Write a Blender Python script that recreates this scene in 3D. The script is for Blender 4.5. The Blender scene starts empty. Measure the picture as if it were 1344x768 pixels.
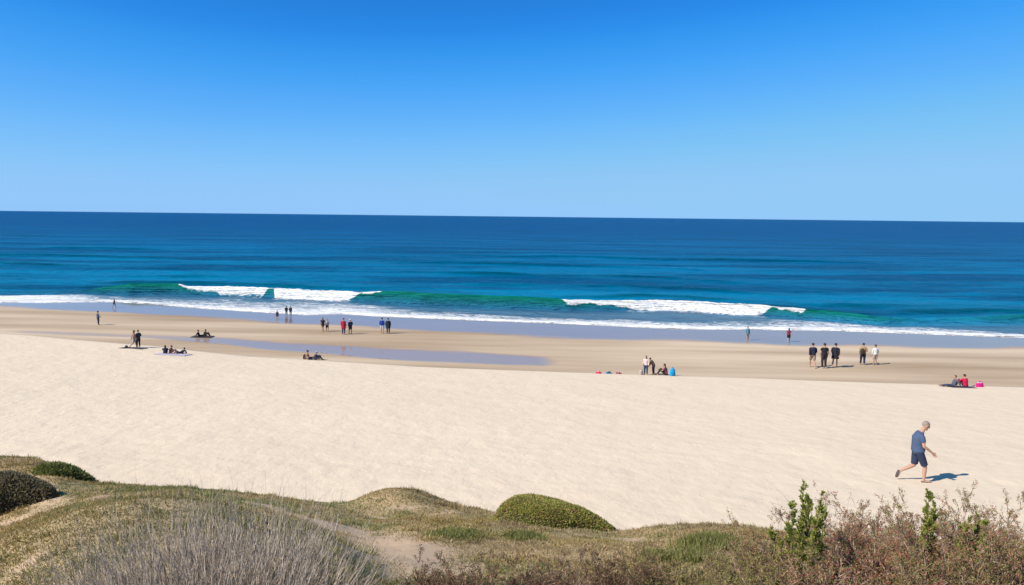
import bpy, bmesh, math, random
import numpy as np
from mathutils import Vector, Matrix
R = math.radians
rng = np.random.default_rng(7)
random.seed(7)
scene = bpy.context.scene
COL = scene.collection

# ------------------------------------------------------------------ camera, light, exposure
F, W0, H0 = 970.0, 1344.0, 768.0
CAMZ = 12.0
PITCH, ROLL = 5.88, 0.64
camd = bpy.data.cameras.new('camera'); cam = bpy.data.objects.new('camera', camd); COL.objects.link(cam)
camd.sensor_width = 36; camd.lens = 36 * F / W0; camd.clip_start = 0.05; camd.clip_end = 120000
CM = Matrix.Rotation(R(90 - PITCH), 3, 'X') @ Matrix.Rotation(R(ROLL), 3, 'Z')
cam.matrix_world = Matrix.Translation((0, 0, CAMZ)) @ CM.to_4x4()
scene.camera = cam
SUN_EL, SUN_AZ = 41.0, 242.0          # azimuth the light comes FROM, clockwise from +Y
sd = bpy.data.lights.new('sun', 'SUN'); sun = bpy.data.objects.new('sun', sd); COL.objects.link(sun)
sd.energy = 5.0; sd.angle = R(0.5); sd.color = (1.0, 0.925, 0.80)
sv = Vector((math.sin(R(SUN_AZ)) * math.cos(R(SUN_EL)), math.cos(R(SUN_AZ)) * math.cos(R(SUN_EL)), math.sin(R(SUN_EL))))
sun.rotation_euler = sv.to_track_quat('Z', 'Y').to_euler(); sun.location = (0, 0, 60)
world = bpy.data.worlds.new('World'); scene.world = world; world.use_nodes = True
wn = world.node_tree; bg = wn.nodes['Background']
sky = wn.nodes.new('ShaderNodeTexSky'); sky.sky_type = 'NISHITA'; sky.sun_disc = False
sky.sun_elevation = R(SUN_EL); sky.sun_rotation = R(SUN_AZ); sky.altitude = 0
sky.air_density = 0.6; sky.dust_density = 0.3; sky.ozone_density = 10.0
# colour response of the picture: the sky's own radiance through one tone curve per channel
def vm(op, a, v):
    n = wn.nodes.new('ShaderNodeVectorMath'); n.operation = op; wn.links.new(a, n.inputs[0]); n.inputs[1].default_value = (v, v, v); return n.outputs[0]
cu = wn.nodes.new('ShaderNodeRGBCurve')
for ch, pts in ((0, [(.02, .018), (.045, .020), (.063, .022), (.078, .045), (.102, .105), (.161, .22), (.233, .29), (.35, .30), (1, .42)]),
                (1, [(.08, .12), (.15, .24), (.179, .328), (.23, .425), (.336, .55), (.425, .58), (.6, .60), (1, .66)]),
                (2, [(.18, .25), (.28, .50), (.365, .765), (.426, .89), (.513, .96), (.6, .96), (.665, .93), (1, .99)])):
    c = cu.mapping.curves[ch]; c.points[0].location = (0, 0); c.points[-1].location = pts[-1]
    for p in pts[:-1]: c.points.new(*p)
cu.mapping.extend = 'HORIZONTAL'; cu.mapping.update()
wn.links.new(vm('MULTIPLY', sky.outputs[0], .1), cu.inputs['Color'])
wn.links.new(vm('MULTIPLY', cu.outputs[0], 10.0), bg.inputs['Color'])
bg.inputs['Strength'].default_value = 0.094
vs = scene.view_settings
vs.view_transform = 'Standard'; vs.look = 'None'; vs.gamma = 1; vs.use_curve_mapping = False; vs.exposure = 0.08

# ------------------------------------------------------------------ pixel <-> world
CMn = np.array([list(r) for r in CM])
def pdir(px, py):
    v = CMn @ np.array([(px - W0 / 2) / F, -(py - H0 / 2) / F, -1.0])
    return v
def at(px, py, d):
    v = pdir(px, py); v = v / v[1] * d
    return np.array([v[0], d, CAMZ + v[2]])
def onplane(px, py, z):
    v = pdir(px, py); t = (z - CAMZ) / v[2]
    return v[0] * t, v[1] * t
def line(pts, z):
    p = np.array([onplane(a, b, z) for a, b in pts]); p = p[np.argsort(p[:, 0])]
    x, y = p[:, 0], p[:, 1]
    sl = (y[-1] - y[0]) / (x[-1] - x[0])
    X = np.concatenate([[x[0] - 2000], x, [x[-1] + 2000]]); Y = np.concatenate([[y[0] - sl * 2000 * 0 + 0], y, [y[-1]]])
    def f(q):
        q = np.asarray(q, float)
        r = np.interp(q, x, y)
        r = np.where(q < x[0], y[0] + sl * np.maximum(q - x[0], -60), r)
        return np.where(q > x[-1], y[-1] + sl * np.minimum(q - x[-1], 60), r)
    return f
def sstep(a, b, x):
    t = np.clip((x - a) / (b - a), 0, 1); return t * t * (3 - 2 * t)

# ------------------------------------------------------------------ value noise
_T = np.random.default_rng(3).random((256, 256))
def vnoise(x, y):
    xi = np.floor(x).astype(int); yi = np.floor(y).astype(int)
    fx = x - xi; fy = y - yi; fx = fx * fx * (3 - 2 * fx); fy = fy * fy * (3 - 2 * fy)
    g = lambda a, b: _T[a & 255, b & 255]
    return (g(xi, yi) * (1 - fx) + g(xi + 1, yi) * fx) * (1 - fy) + (g(xi, yi + 1) * (1 - fx) + g(xi + 1, yi + 1) * fx) * fy
def fbm(x, y, o=4):
    s = 0; a = 0.5; n = 0
    x = np.asarray(x, float); y = np.asarray(y, float)
    for i in range(o):
        s = s + a * vnoise(x * 2 ** i + 17.3 * i, y * 2 ** i + 9.1 * i); n += a; a *= 0.5
    return s / n

# ------------------------------------------------------------------ terrain
L_foam = line([(0, 397), (80, 397), (150, 396), (200, 399), (270, 405), (400, 413), (450, 412), (500, 415), (620, 420), (750, 425), (900, 432), (985, 432), (1100, 434), (1344, 443)], 0)
L_wet = line([(0, 401), (130, 408), (330, 419), (500, 430), (700, 441), (900, 447), (1100, 453), (1344, 456)], 0.1)
L_berm = line([(0, 438), (40, 440), (100, 446), (200, 454), (330, 468), (400, 472), (550, 481), (700, 487), (850, 492), (1000, 497), (1150, 502), (1344, 508)], 0.75)
L_pu = line([(0, 437), (100, 439), (200, 441), (300, 445), (340, 449), (420, 453), (500, 459), (600, 462), (672, 465), (715, 470), (735, 476)], 0.35)
L_pl = line([(0, 438.5), (100, 442.5), (200, 446), (300, 454), (340, 460), (420, 466), (500, 474), (600, 479), (672, 482), (715, 483), (735, 480)], 0.35)
def poolmask(x, y):
    w = (fbm(x * 0.25, y * 0.5, 4) - 0.5) * 1.8
    m = sstep(-0.7, 0.7, L_pu(x) + w * 0.9 - y) * sstep(-0.5, 0.5, y - L_pl(x) + w * 0.3)
    e0 = onplane(8, 438, .35)[0]; e1 = onplane(722, 477, .35)[0]
    return m * (.55 + .45 * sstep(e0 + 12, e0 + 28, x)) * sstep(e0 - 2, e0 + 3, x) * sstep(e1 + 1.2, e1 - 1.2, x)
COLS = {
 -260: [(3, 1250), (5, 900), (7, 745), (8.5, 708), (9.5, 712), (11, 690), (13, 650), (15, 610), (16.5, 597), (18, 606), (21, 640)],
 0: [(3, 1250), (5, 890), (7, 750), (8.5, 710), (9.5, 714), (11, 692), (13, 655), (15, 612), (16.5, 598), (18, 606), (21, 645)],
 60: [(3, 1250), (5, 880), (7, 728), (8.7, 676), (9.7, 682), (11.5, 667), (13, 640), (15, 610), (16.5, 601), (18, 612), (21, 650)],
 95: [(3, 1250), (5, 875), (7, 720), (8.9, 664), (10, 670), (12, 655), (14, 630), (16, 612), (17, 622), (18.5, 645), (21, 680)],
 125: [(3, 1250), (5, 870), (7, 715), (9, 657), (10.5, 661), (12, 651), (15, 635), (17, 648), (20, 680)],
 200: [(3, 1250), (5, 870), (7, 708), (9.3, 648), (11, 654), (13, 645), (15, 637), (17, 655), (20, 690)],
 300: [(3, 1250), (5, 870), (7, 715), (9.3, 656), (11, 668), (13, 656), (15.5, 643), (17.5, 664), (20, 690)],
 400: [(3, 1250), (5, 880), (7, 735), (9, 690), (10.5, 696), (12, 685), (13.5, 673), (16, 653), (18, 675), (20, 690)],
 450: [(3, 1250), (5, 890), (7, 755), (8.6, 712), (10, 715), (12, 697), (14, 681), (16, 665), (18, 678), (20, 690)],
 490: [(3, 1250), (5, 900), (6, 820), (7.5, 752), (8.3, 752), (9.5, 728), (12, 701), (14, 684), (16, 672), (18, 674), (20, 690)],
 530: [(3, 1250), (5, 930), (7, 800), (9, 738), (11, 708), (13, 688), (15, 674), (17, 668), (19, 690)],
 600: [(3, 1250), (5, 930), (7, 800), (9, 745), (11, 712), (13, 690), (15, 676), (16.5, 669), (18, 672), (20, 690)],
 700: [(3, 1250), (5, 920), (6, 850), (8, 775), (10, 730), (12, 704), (14, 690), (15.5, 684), (17.5, 680), (20, 700)],
 800: [(3, 1250), (5, 920), (6, 850), (8, 770), (10, 730), (12, 710), (14, 701), (16, 698), (19, 710)],
 850: [(3, 1250), (5, 920), (6, 850), (8, 770), (10, 730), (12, 706), (13.5, 692), (15, 697), (17, 712)],
 920: [(3, 1250), (5, 920), (6, 840), (8, 760), (10, 718), (12, 696), (13.5, 687), (15, 690), (17, 705)],
 1000: [(3, 1250), (5, 920), (6, 840), (8, 765), (10, 722), (12, 703), (13.5, 695), (15, 699), (17, 712)],
 1100: [(3, 1250), (5, 920), (6, 850), (8, 775), (10, 735), (12, 722), (14, 715), (16, 713), (19, 730)],
 1344: [(3, 1250), (5, 920), (6, 850), (8, 780), (10, 745), (12, 726), (14, 718), (16, 714), (19, 730)],
 1600: [(3, 1250), (5, 920), (6, 850), (8, 780), (10, 745), (12, 726), (14, 718), (16, 714), (19, 730)],
}
DG = np.arange(0, 30, 0.2)
uc, zc = [], []
for px, l in COLS.items():
    P = np.array([at(px, py, d) for d, py in l])
    uc.append(np.mean(P[:, 0] / P[:, 1]))
    dd = np.concatenate([[0, 1.5], P[:, 1], [26, 30]]); zz = np.concatenate([[10.15, 9.9], P[:, 2], [0.5, -1]])
    zc.append(np.interp(DG, dd, zz))
uc = np.array(uc); zc = np.array(zc)
UG = np.linspace(-1.0, 1.0, 401)
ZT = np.array([np.interp(UG, uc, zc[:, j]) for j in range(len(DG))]).T
def blur(A, sig, ax):
    r = int(sig * 3) + 1; k = np.exp(-0.5 * (np.arange(-r, r + 1) / sig) ** 2); k /= k.sum()
    P = np.pad(A, [(r, r) if i == ax else (0, 0) for i in (0, 1)], mode='edge')
    return np.apply_along_axis(lambda v: np.convolve(v, k, 'valid'), ax, P)
ZT = blur(blur(ZT, 5.0, 0), 1.6, 1)
HUM = at(517, 668, 16.3)
MND = at(722, 684, 15.0)
def zdune(x, y):
    yy = np.maximum(y, 2.5)
    u = np.clip((x / yy + 1.0) / 0.005, 0, 399.999); d = np.clip(y / 0.2, 0, len(DG) - 1.001)
    i = u.astype(int); j = d.astype(int); fu = u - i; fd = d - j
    z = (ZT[i, j] * (1 - fu) + ZT[i + 1, j] * fu) * (1 - fd) + (ZT[i, j + 1] * (1 - fu) + ZT[i + 1, j + 1] * fu) * fd
    q = ((x - HUM[0]) / (1.28 + 0.25 * np.sign(x - HUM[0]))) ** 2 + ((y - HUM[1]) / 1.3) ** 2
    z = z + 0.50 * np.exp(-1.3 * np.abs(q) ** 1.15)
    z = z + (fbm(x * 0.9, y * 0.9, 3) - 0.5) * 0.16 * sstep(3, 7, y)
    return z
def zsand(x, y):
    yb = L_berm(x); yw = L_wet(x); yf = L_foam(x)
    t = (yb - y) / (yb - 16.0)
    dry = 0.82 + 4.3 * np.clip(t, 0, 1.3) ** 1.04
    tt = np.clip((y - yb) / np.maximum(yw - yb, 1), 0, 1)
    flat = 0.62 - 0.5 * tt - 0.06 * poolmask(x, y)
    wet = 0.12 * np.clip((yf - y) / np.maximum(yf - yw, .5), 0, 1)
    sub = -0.03 - 0.05 * (y - yf)
    z = np.where(y < yb, dry, np.where(y < yw, flat, np.where(y < yf, wet, sub)))
    step = sstep(-1.2, 1.2, yb - y)
    z = np.where(np.abs(y - yb) < 1.2, flat * (1 - step) + dry * step, z)
    n = (fbm(x * 0.35 + 40, y * 0.35, 3) - 0.5) * 0.10 + (fbm(x * 2.2, y * 2.2 + 9, 2) - 0.5) * 0.035
    return z + n * sstep(-0.5, 3.0, yb - y)
def G(x, y):
    x = np.asarray(x, float); y = np.asarray(y, float)
    a = zsand(x, y); b = zdune(x, y); k = 0.10
    h = np.clip(0.5 + 0.5 * (b - a) / k, 0, 1)
    z = a * (1 - h) + b * h + k * h * (1 - h)
    return np.maximum(z, -30)
def cast(px, py):
    v = pdir(px, py); ts = np.geomspace(1.0, 400, 700)
    h = CAMZ + v[2] * ts - G(v[0] * ts, v[1] * ts)
    i = int(np.argmax(h < 0)); a, b = ts[max(i - 1, 0)], ts[i]
    for _ in range(3):
        t2 = np.linspace(a, b, 12); h = CAMZ + v[2] * t2 - G(v[0] * t2, v[1] * t2); k = max(1, int(np.argmax(h < 0)))
        a, b = t2[k - 1], t2[k]
    p = v * b
    return np.array([p[0], p[1], float(G(p[0], p[1]))])
def segdist(x, y, pts):
    d = np.full(np.shape(x), 1e9)
    for a, b in zip(pts[:-1], pts[1:]):
        ax, ay, bx, by = a[0], a[1], b[0], b[1]
        L = (bx - ax) ** 2 + (by - ay) ** 2 + 1e-9
        t = np.clip(((x - ax) * (bx - ax) + (y - ay) * (by - ay)) / L, 0, 1)
        d = np.minimum(d, np.hypot(x - ax - t * (bx - ax), y - ay - t * (by - ay)))
    return d
PATHS = []
for pts, w in [([(-60, 700), (0, 690), (60, 671), (110, 658), (150, 652)], .20),
               ([(25, 628), (55, 640), (70, 655)], .28),
               ([(345, 664), (390, 678), (440, 690)], .24), ([(430, 688), (490, 706), (530, 725)], .45),
               ([(530, 722), (548, 740)], .62),
               ([(470, 676), (520, 681), (560, 677), (600, 672)], .08),
               ([(640, 668), (700, 686), (760, 701), (830, 708)], .13),
               ([(55, 728), (40, 738)], .08), ([(845, 724), (862, 722)], .12), ([(520, 668), (560, 664)], .10)]:
    PATHS.append(([cast(*p)[:2] for p in pts], w))
def veg(x, y):
    m = sstep(0.0, 0.10, zdune(x, y) - zsand(x, y) - 0.02 + (fbm(x * 2, y * 2, 3) - .5) * .12)
    n = (fbm(x * 2.3 + 5, y * 2.3, 4) - 0.5)
    for pts, w in PATHS:
        d = segdist(x, y, pts) + n * 0.5 * min(1, w * 3)
        m = m * ((.16 if w < .22 else .04) + (.84 if w < .22 else .96) * sstep(w * 0.35, w * 2.0, d + n * .25))
    return m

def mesh_from(name, V, Fq, mats=(), smooth=True, parent=None, tris=None):
    me = bpy.data.meshes.new(name)
    V = np.asarray(V, np.float32); Fq = np.asarray(Fq, np.int32)
    k = Fq.shape[1]; n = len(Fq)
    me.vertices.add(len(V)); me.vertices.foreach_set('co', V.ravel())
    me.loops.add(n * k); me.loops.foreach_set('vertex_index', Fq.ravel())
    me.polygons.add(n); me.polygons.foreach_set('loop_start', np.arange(n, dtype=np.int32) * k)
    me.polygons.foreach_set('loop_total', np.full(n, k, np.int32))
    me.polygons.foreach_set('use_smooth', np.full(n, smooth))
    me.update(calc_edges=True)
    for m in mats: me.materials.append(m)
    o = bpy.data.objects.new(name, me); COL.objects.link(o)
    if parent: o.parent = parent
    return o
def fattr(o, name, arr):
    a = o.data.attributes.new(name, 'FLOAT', 'POINT'); a.data.foreach_set('value', np.asarray(arr, np.float32).ravel())
def cattr(o, name, arr):
    arr = np.asarray(arr, np.float32)
    if arr.shape[1] == 3: arr = np.concatenate([arr, np.ones((len(arr), 1), np.float32)], 1)
    a = o.data.attributes.new(name, 'FLOAT_COLOR', 'POINT'); a.data.foreach_set('color', arr.ravel())
def gridfaces(nr, nc):
    i = np.arange(nr - 1)[:, None] * nc + np.arange(nc - 1)[None, :]
    i = i.ravel(); return np.stack([i, i + 1, i + nc + 1, i + nc], 1)
def tag(o, label=None, cat=None, group=None, kind=None):
    if label: o['label'] = label
    if cat: o['category'] = cat
    if group: o['group'] = group
    if kind: o['kind'] = kind
    return o

# ------------------------------------------------------------------ node helpers
class NT:
    def __init__(s, name):
        s.m = bpy.data.materials.new(name); s.m.use_nodes = True; s.t = s.m.node_tree; s.b = s.t.nodes['Principled BSDF']
    def n(s, typ, **k):
        nd = s.t.nodes.new('ShaderNode' + typ)
        for a, v in k.items():
            if a.startswith('i_'):
                key = a[2:]; key = int(key) if key.isdigit() else key.replace('_', ' ')
                s.set(nd.inputs[key], v)
            else: setattr(nd, a, v)
        return nd
    def set(s, inp, v):
        if isinstance(v, bpy.types.NodeSocket): s.t.links.new(v, inp)
        elif isinstance(v, bpy.types.Node): s.t.links.new(v.outputs[0], inp)
        else: inp.default_value = v
    def mix(s, f, a, b):
        nd = s.t.nodes.new('ShaderNodeMix'); nd.data_type = 'RGBA'
        s.set(nd.inputs[0], f); s.set(nd.inputs[6], a); s.set(nd.inputs[7], b); return nd.outputs[2]
    def math(s, op, a, b=0.5, clamp=False):
        nd = s.t.nodes.new('ShaderNodeMath'); nd.operation = op; nd.use_clamp = clamp
        s.set(nd.inputs[0], a); s.set(nd.inputs[1], b); return nd.outputs[0]
    def ramp(s, f, stops):
        nd = s.t.nodes.new('ShaderNodeValToRGB'); s.set(nd.inputs[0], f); e = nd.color_ramp.elements
        while len(e) < len(stops): e.new(0.5)
        for el, (p, c) in zip(e, stops):
            el.position = p; el.color = c if len(c) == 4 else (*c, 1)
        return nd.outputs[0]
    def attr(s, name, vec=False):
        nd = s.n('Attribute', attribute_name=name); return nd.outputs['Color'] if vec else nd.outputs['Fac']
    def coord(s, scale=(1, 1, 1), rot=(0, 0, 0)):
        g = s.n('NewGeometry'); mp = s.n('Mapping'); s.set(mp.inputs['Vector'], g.outputs['Position'])
        mp.inputs['Scale'].default_value = scale; mp.inputs['Rotation'].default_value = rot; return mp.outputs[0]
    def noise(s, vec, scale, detail=4, rough=0.55, dist=0.0):
        nd = s.n('TexNoise'); s.set(nd.inputs['Vector'], vec); nd.inputs['Scale'].default_value = scale
        nd.inputs['Detail'].default_value = detail; nd.inputs['Roughness'].default_value = rough; nd.inputs['Distortion'].default_value = dist
        return nd.outputs[0]
    def bump(s, h, strength, dist, prev=None):
        nd = s.n('Bump'); s.set(nd.inputs['Height'], h); s.set(nd.inputs['Strength'], strength); nd.inputs['Distance'].default_value = dist
        if prev: s.set(nd.inputs['Normal'], prev)
        return nd.outputs[0]
c4 = lambda r, g, b: (r, g, b, 1)

# ------------------------------------------------------------------ ground sheet
def geo(a, b, f0, grow):
    r = [a]; s = f0
    while r[-1] < b: r.append(r[-1] + s); s *= grow
    return np.array(r)
ucore = np.linspace(-1.05, 1.05, 700)
uo = 1.05 + geo(0.02, 14, 0.02, 1.25)
us = np.concatenate([-uo[::-1], ucore, uo])
ys = []
y = -10.0
while y < 118:
    ys.append(y); y += max(0.055, 0.0056 * (y + 6)) if y > 2 else 0.3
while y < 60000: ys.append(y); y += max(1.0, (y - 110) * 0.25)
ys = np.array(ys)
A = np.maximum(ys + 12, 4)
Yg, Ug = np.meshgrid(ys, us, indexing='ij')
Xg = Ug * A[:, None]
Zg = G(Xg, Yg)
gm = NT('sand')
def build_ground_mat(M):
    P = M.coord()
    vg, wt, pl = M.attr('veg'), M.attr('wet'), M.attr('pool')
    big = M.noise(M.coord((.10, .22, .1)), 1.0, 4)
    fine = M.noise(P, 14, 3, .6)
    dry = M.mix(big, c4(.83, .665, .49), c4(.90, .75, .57))
    grain = M.noise(P, 90, 2)
    dry = M.mix(M.math('MULTIPLY', grain, .25), dry, c4(.62, .48, .35))
    band = M.noise(M.coord((.03, .20, .1), (0, 0, R(9))), 1.0, 4, .5)
    damp = M.ramp(band, [(.32, (.42, .30, .19)), (.5, (.57, .43, .295)), (.66, (.70, .55, .39))])
    shiny = M.mix(big, c4(.34, .25, .225), c4(.29, .215, .195))
    lit = M.mix(fine, c4(.42, .31, .16), c4(.60, .45, .27))
    c = M.mix(M.attr('damp'), dry, damp)
    c = M.mix(wt, c, shiny)
    c = M.mix(pl, c, c4(.38, .27, .21))
    soil = M.mix(M.attr('dune'), c, c4(.58, .415, .28))
    c = M.mix(vg, soil, lit)
    M.set(M.b.inputs['Base Color'], c)
    gl = M.math('MAXIMUM', wt, pl)
    rz = M.mix(gl, c4(.95, .95, .95), c4(.24, .24, .24))
    dm = M.math('MULTIPLY', M.attr('damp'), 0.25)
    M.set(M.b.inputs['Roughness'], M.math('SUBTRACT', rz, dm, True))
    M.set(M.b.inputs['Specular IOR Level'], M.math('ADD', M.math('MULTIPLY', gl, .02), .06))
    inv = M.math('SUBTRACT', 1.0, M.math('MAXIMUM', gl, M.math('MULTIPLY', M.attr('damp'), .88)))
    n1 = M.noise(M.coord((1, .75, 1), (0, 0, R(25))), 2.0, 3, .5, .4)
    n2 = M.noise(M.coord((1.0, .6, 1), (0, 0, R(-20))), 4.5, 3, .5, .6)
    h = M.math('ADD', n1, M.math('MULTIPLY', n2, .6))
    gx = M.n('SeparateXYZ'); M.set(gx.inputs[0], P)
    left = M.n('MapRange'); M.set(left.inputs[0], gx.outputs[0]); left.inputs[1].default_value = 12; left.inputs[2].default_value = -22
    left.inputs[3].default_value = .20; left.inputs[4].default_value = .33
    b1 = M.bump(h, M.math('MULTIPLY', inv, left.outputs[0]), .12)
    b2 = M.bump(grain, M.math('MULTIPLY', inv, .35), .012, b1)
    rp = M.noise(M.coord((.6, 2.5, 1), (0, 0, R(8))), 1.5, 3)
    b3 = M.bump(rp, M.math('MULTIPLY', gl, .12), .03, b2)
    M.set(M.b.inputs['Normal'], b3)
build_ground_mat(gm)
ground = mesh_from('ground', np.stack([Xg, Yg, Zg], -1).reshape(-1, 3), gridfaces(len(ys), len(us)), [gm.m])
tag(ground, kind='structure')
x_, y_ = Xg.ravel(), Yg.ravel()
wob = (fbm(x_ * .12, y_ * .3, 4) - .5)
fattr(ground, 'veg', np.where(y_ < 26, veg(x_, y_), 0))
fattr(ground, 'dune', np.where(y_ < 26, sstep(-.05, .15, zdune(x_, y_) - zsand(x_, y_)), 0))
fattr(ground, 'damp', sstep(-.3, .5, y_ - L_berm(x_) + wob * 1.2))
fattr(ground, 'wet', sstep(-2.0, .7, y_ - L_wet(x_) + wob * 3.5))
fattr(ground, 'pool', np.where(y_ < 110, poolmask(x_, y_), 0))

# ------------------------------------------------------------------ sea
L_crest = line([(-100, 374), (0, 378), (150, 377), (230, 377), (350, 381), (470, 386), (600, 392), (740, 396), (870, 396.5), (1000, 403), (1040, 406), (1150, 414), (1250, 413), (1344, 412)], 0.9)
L_ftop = line([(0, 381), (60, 382), (140, 387), (170, 391), (300, 392.5), (400, 397), (480, 399), (530, 405), (620, 411), (700, 416), (800, 418), (900, 424), (1000, 421), (1060, 417), (1100, 422), (1180, 428), (1250, 432), (1344, 438)], 0)
def ptab(tab, L):
    pts = [(L_x_of(px), v) for px, v in tab]
    return np.array([p[0] for p in pts]), np.array([p[1] for p in pts])
def L_x_of(px, py0=395):
    py = 377 + (px - 0) * 0.027
    return onplane(px, py, 0.5)[0]
hx, hv = ptab([(-200, .3), (0, .25), (110, .35), (150, 1.1), (170, 1.45), (222, 1.45), (236, 1.1), (350, 1.15), (430, 1.05), (480, 1.2), (510, 1.5), (640, 1.45), (730, 1.35), (745, 1.1), (860, 1.0), (1000, 1.05), (1060, 1.0), (1120, .7), (1180, .35), (1230, .5), (1344, .8), (1500, .8)], None)
fx_, fv_ = ptab([(-300, 0), (222, 0), (230, .35), (275, .6), (300, .85), (342, .85), (347, .12), (355, .15), (361, 1.25), (440, 1.25), (462, .9), (472, .3), (500, .15), (506, 0), (733, 0), (742, .5), (780, .5), (795, .42), (808, .55), (830, 1.0), (860, 1.35), (975, 1.25), (992, .7), (1002, .1), (1008, .4), (1030, .4), (1040, 0), (1600, 0)], None)
vsea = np.concatenate([np.arange(0, 26, .16), np.arange(26, 60, .3), np.arange(60, 180, .7)])
vv = [vsea[-1]]
while vv[-1] < 70000: vv.append(vv[-1] + max(.9, vv[-1] * .012 if vv[-1] < 1500 else vv[-1] * .1))
vsea = np.concatenate([vsea, vv[1:]])
usea = np.concatenate([-uo[::-1][:], np.linspace(-1.05, 1.05, 900), uo])
Vm, Um = np.meshgrid(vsea, usea, indexing='ij')
Xs = Um * (90 + Vm)
Ys = L_foam(Xs) + Vm
near = sstep(400, 60, Vm)
lobe = (fbm(Xs * .16, Xs * 0 + 3.3, 3) - .5) * 1.4
s = Ys - L_crest(Xs) - (fbm(Xs * .25, Xs * 0 + 8, 2) - .5) * 1.0
hh = np.interp(Xs, hx, hv)
fo = np.interp(Xs, fx_, fv_)
front = sstep(-1.7, -0.05, s); back = np.exp(-np.maximum(s, 0) / 3.2)
zw = hh * np.where(s < 0, front, back) - 0.12 * hh * np.exp(-((s + 2.6) / 1.4) ** 2)
z = 0.04 + zw
swash = sstep(0, 1.0, Vm)
swell = np.zeros_like(z)
# further swells
for off, amp, k, ph in [(9, .35, .04, 23), (15, .42, .03, 1), (32, .5, .022, 4), (54, .5, .018, 9), (85, .55, .013, 13), (125, .5, .010, 17)]:
    m = np.clip((fbm(Xs * k * 1.6 + ph * 7, Xs * 0 + ph, 3) - .40) * 3.4, 0, 1)
    q = s - off - (fbm(Xs * .05 + ph, Xs * 0 + 2, 2) - .5) * 5
    swell = swell + m * np.exp(-((q + 1.2) / 1.8) ** 2) * (1 if off < 60 else .7)
    z += amp * m * np.where(q < 0, np.exp(-(q / 2.0) ** 2), np.exp(-(q / 5.0) ** 2))
z += near * swash * ((fbm(Xs * .35, Ys * .9, 3) - .5) * .16 + (fbm(Xs * .1 + 30, Ys * .22, 3) - .5) * .3 * sstep(6, 30, s))
# white water on the breaking crest
fr = fo * 1.5
wn_ = (fbm(Xs * 1.2, Ys * 1.2 + 5, 4) - .5)
crestfoam = sstep(-.25, .25, s + fr + wn_ * .8) * sstep(.9, .1, s + wn_ * .8) * sstep(0.02, .12, fo)
lump = crestfoam * (fbm(Xs * 2.4, Ys * 2.4, 4) * .20 + .02) * np.clip(fo, .25, 1)
z += lump
# thin frothy skirt in the trough in front of the white water
# swash foam density
bandw = np.maximum(L_ftop(Xs) - L_foam(Xs), 1.0)
t = Vm / bandw
dens_x = np.interp(Xs, *ptab([(-300, 1.0), (0, .98), (100, .95), (150, .72), (200, .62), (260, .66), (400, .74), (480, .80), (560, .72), (700, .74), (850, .76), (950, .68), (1040, .74), (1100, .72), (1200, .76), (1344, .74), (1600, .72)], None))
sw = dens_x * sstep(1.25, .75, t + (fbm(Xs * .2, Ys * .5, 3) - .5) * .7) * (0.72 + .6 * np.exp(-t * 2.5))
edge = np.exp(-((Vm - .7) / .75) ** 2) * 1.1
sw = np.maximum(sw, edge)
sw *= sstep(-.6, -3, s)
skirt = .58 * sstep(.3, 1.0, fo) * sstep(-6.5, -2.0, s) * sstep(0.2, -1.2, s)
lace = np.maximum(sw, skirt)
z += swash * .05 * lace * fbm(Xs * 3, Ys * 3, 3) + .05 * np.exp(-((Vm - .7) / .5) ** 2)
z = np.where(Vm <= 0, G(Xs, Ys) - .03, z)
depth = 1 - np.exp(-np.maximum(s + 6, 0) / 200.0)
shallow = sstep(2, -8, s) 
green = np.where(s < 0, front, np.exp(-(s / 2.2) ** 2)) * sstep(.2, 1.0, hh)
sea = mesh_from('sea', np.stack([Xs, Ys, z], -1).reshape(-1, 3), gridfaces(len(vsea), len(usea)))
tag(sea, kind='structure')
for nme, arr in (('solid', crestfoam), ('lace', lace), ('depth', depth), ('shallow', shallow), ('green', green), ('swell', np.clip(swell, 0, 1))): fattr(sea, nme, arr)
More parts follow.
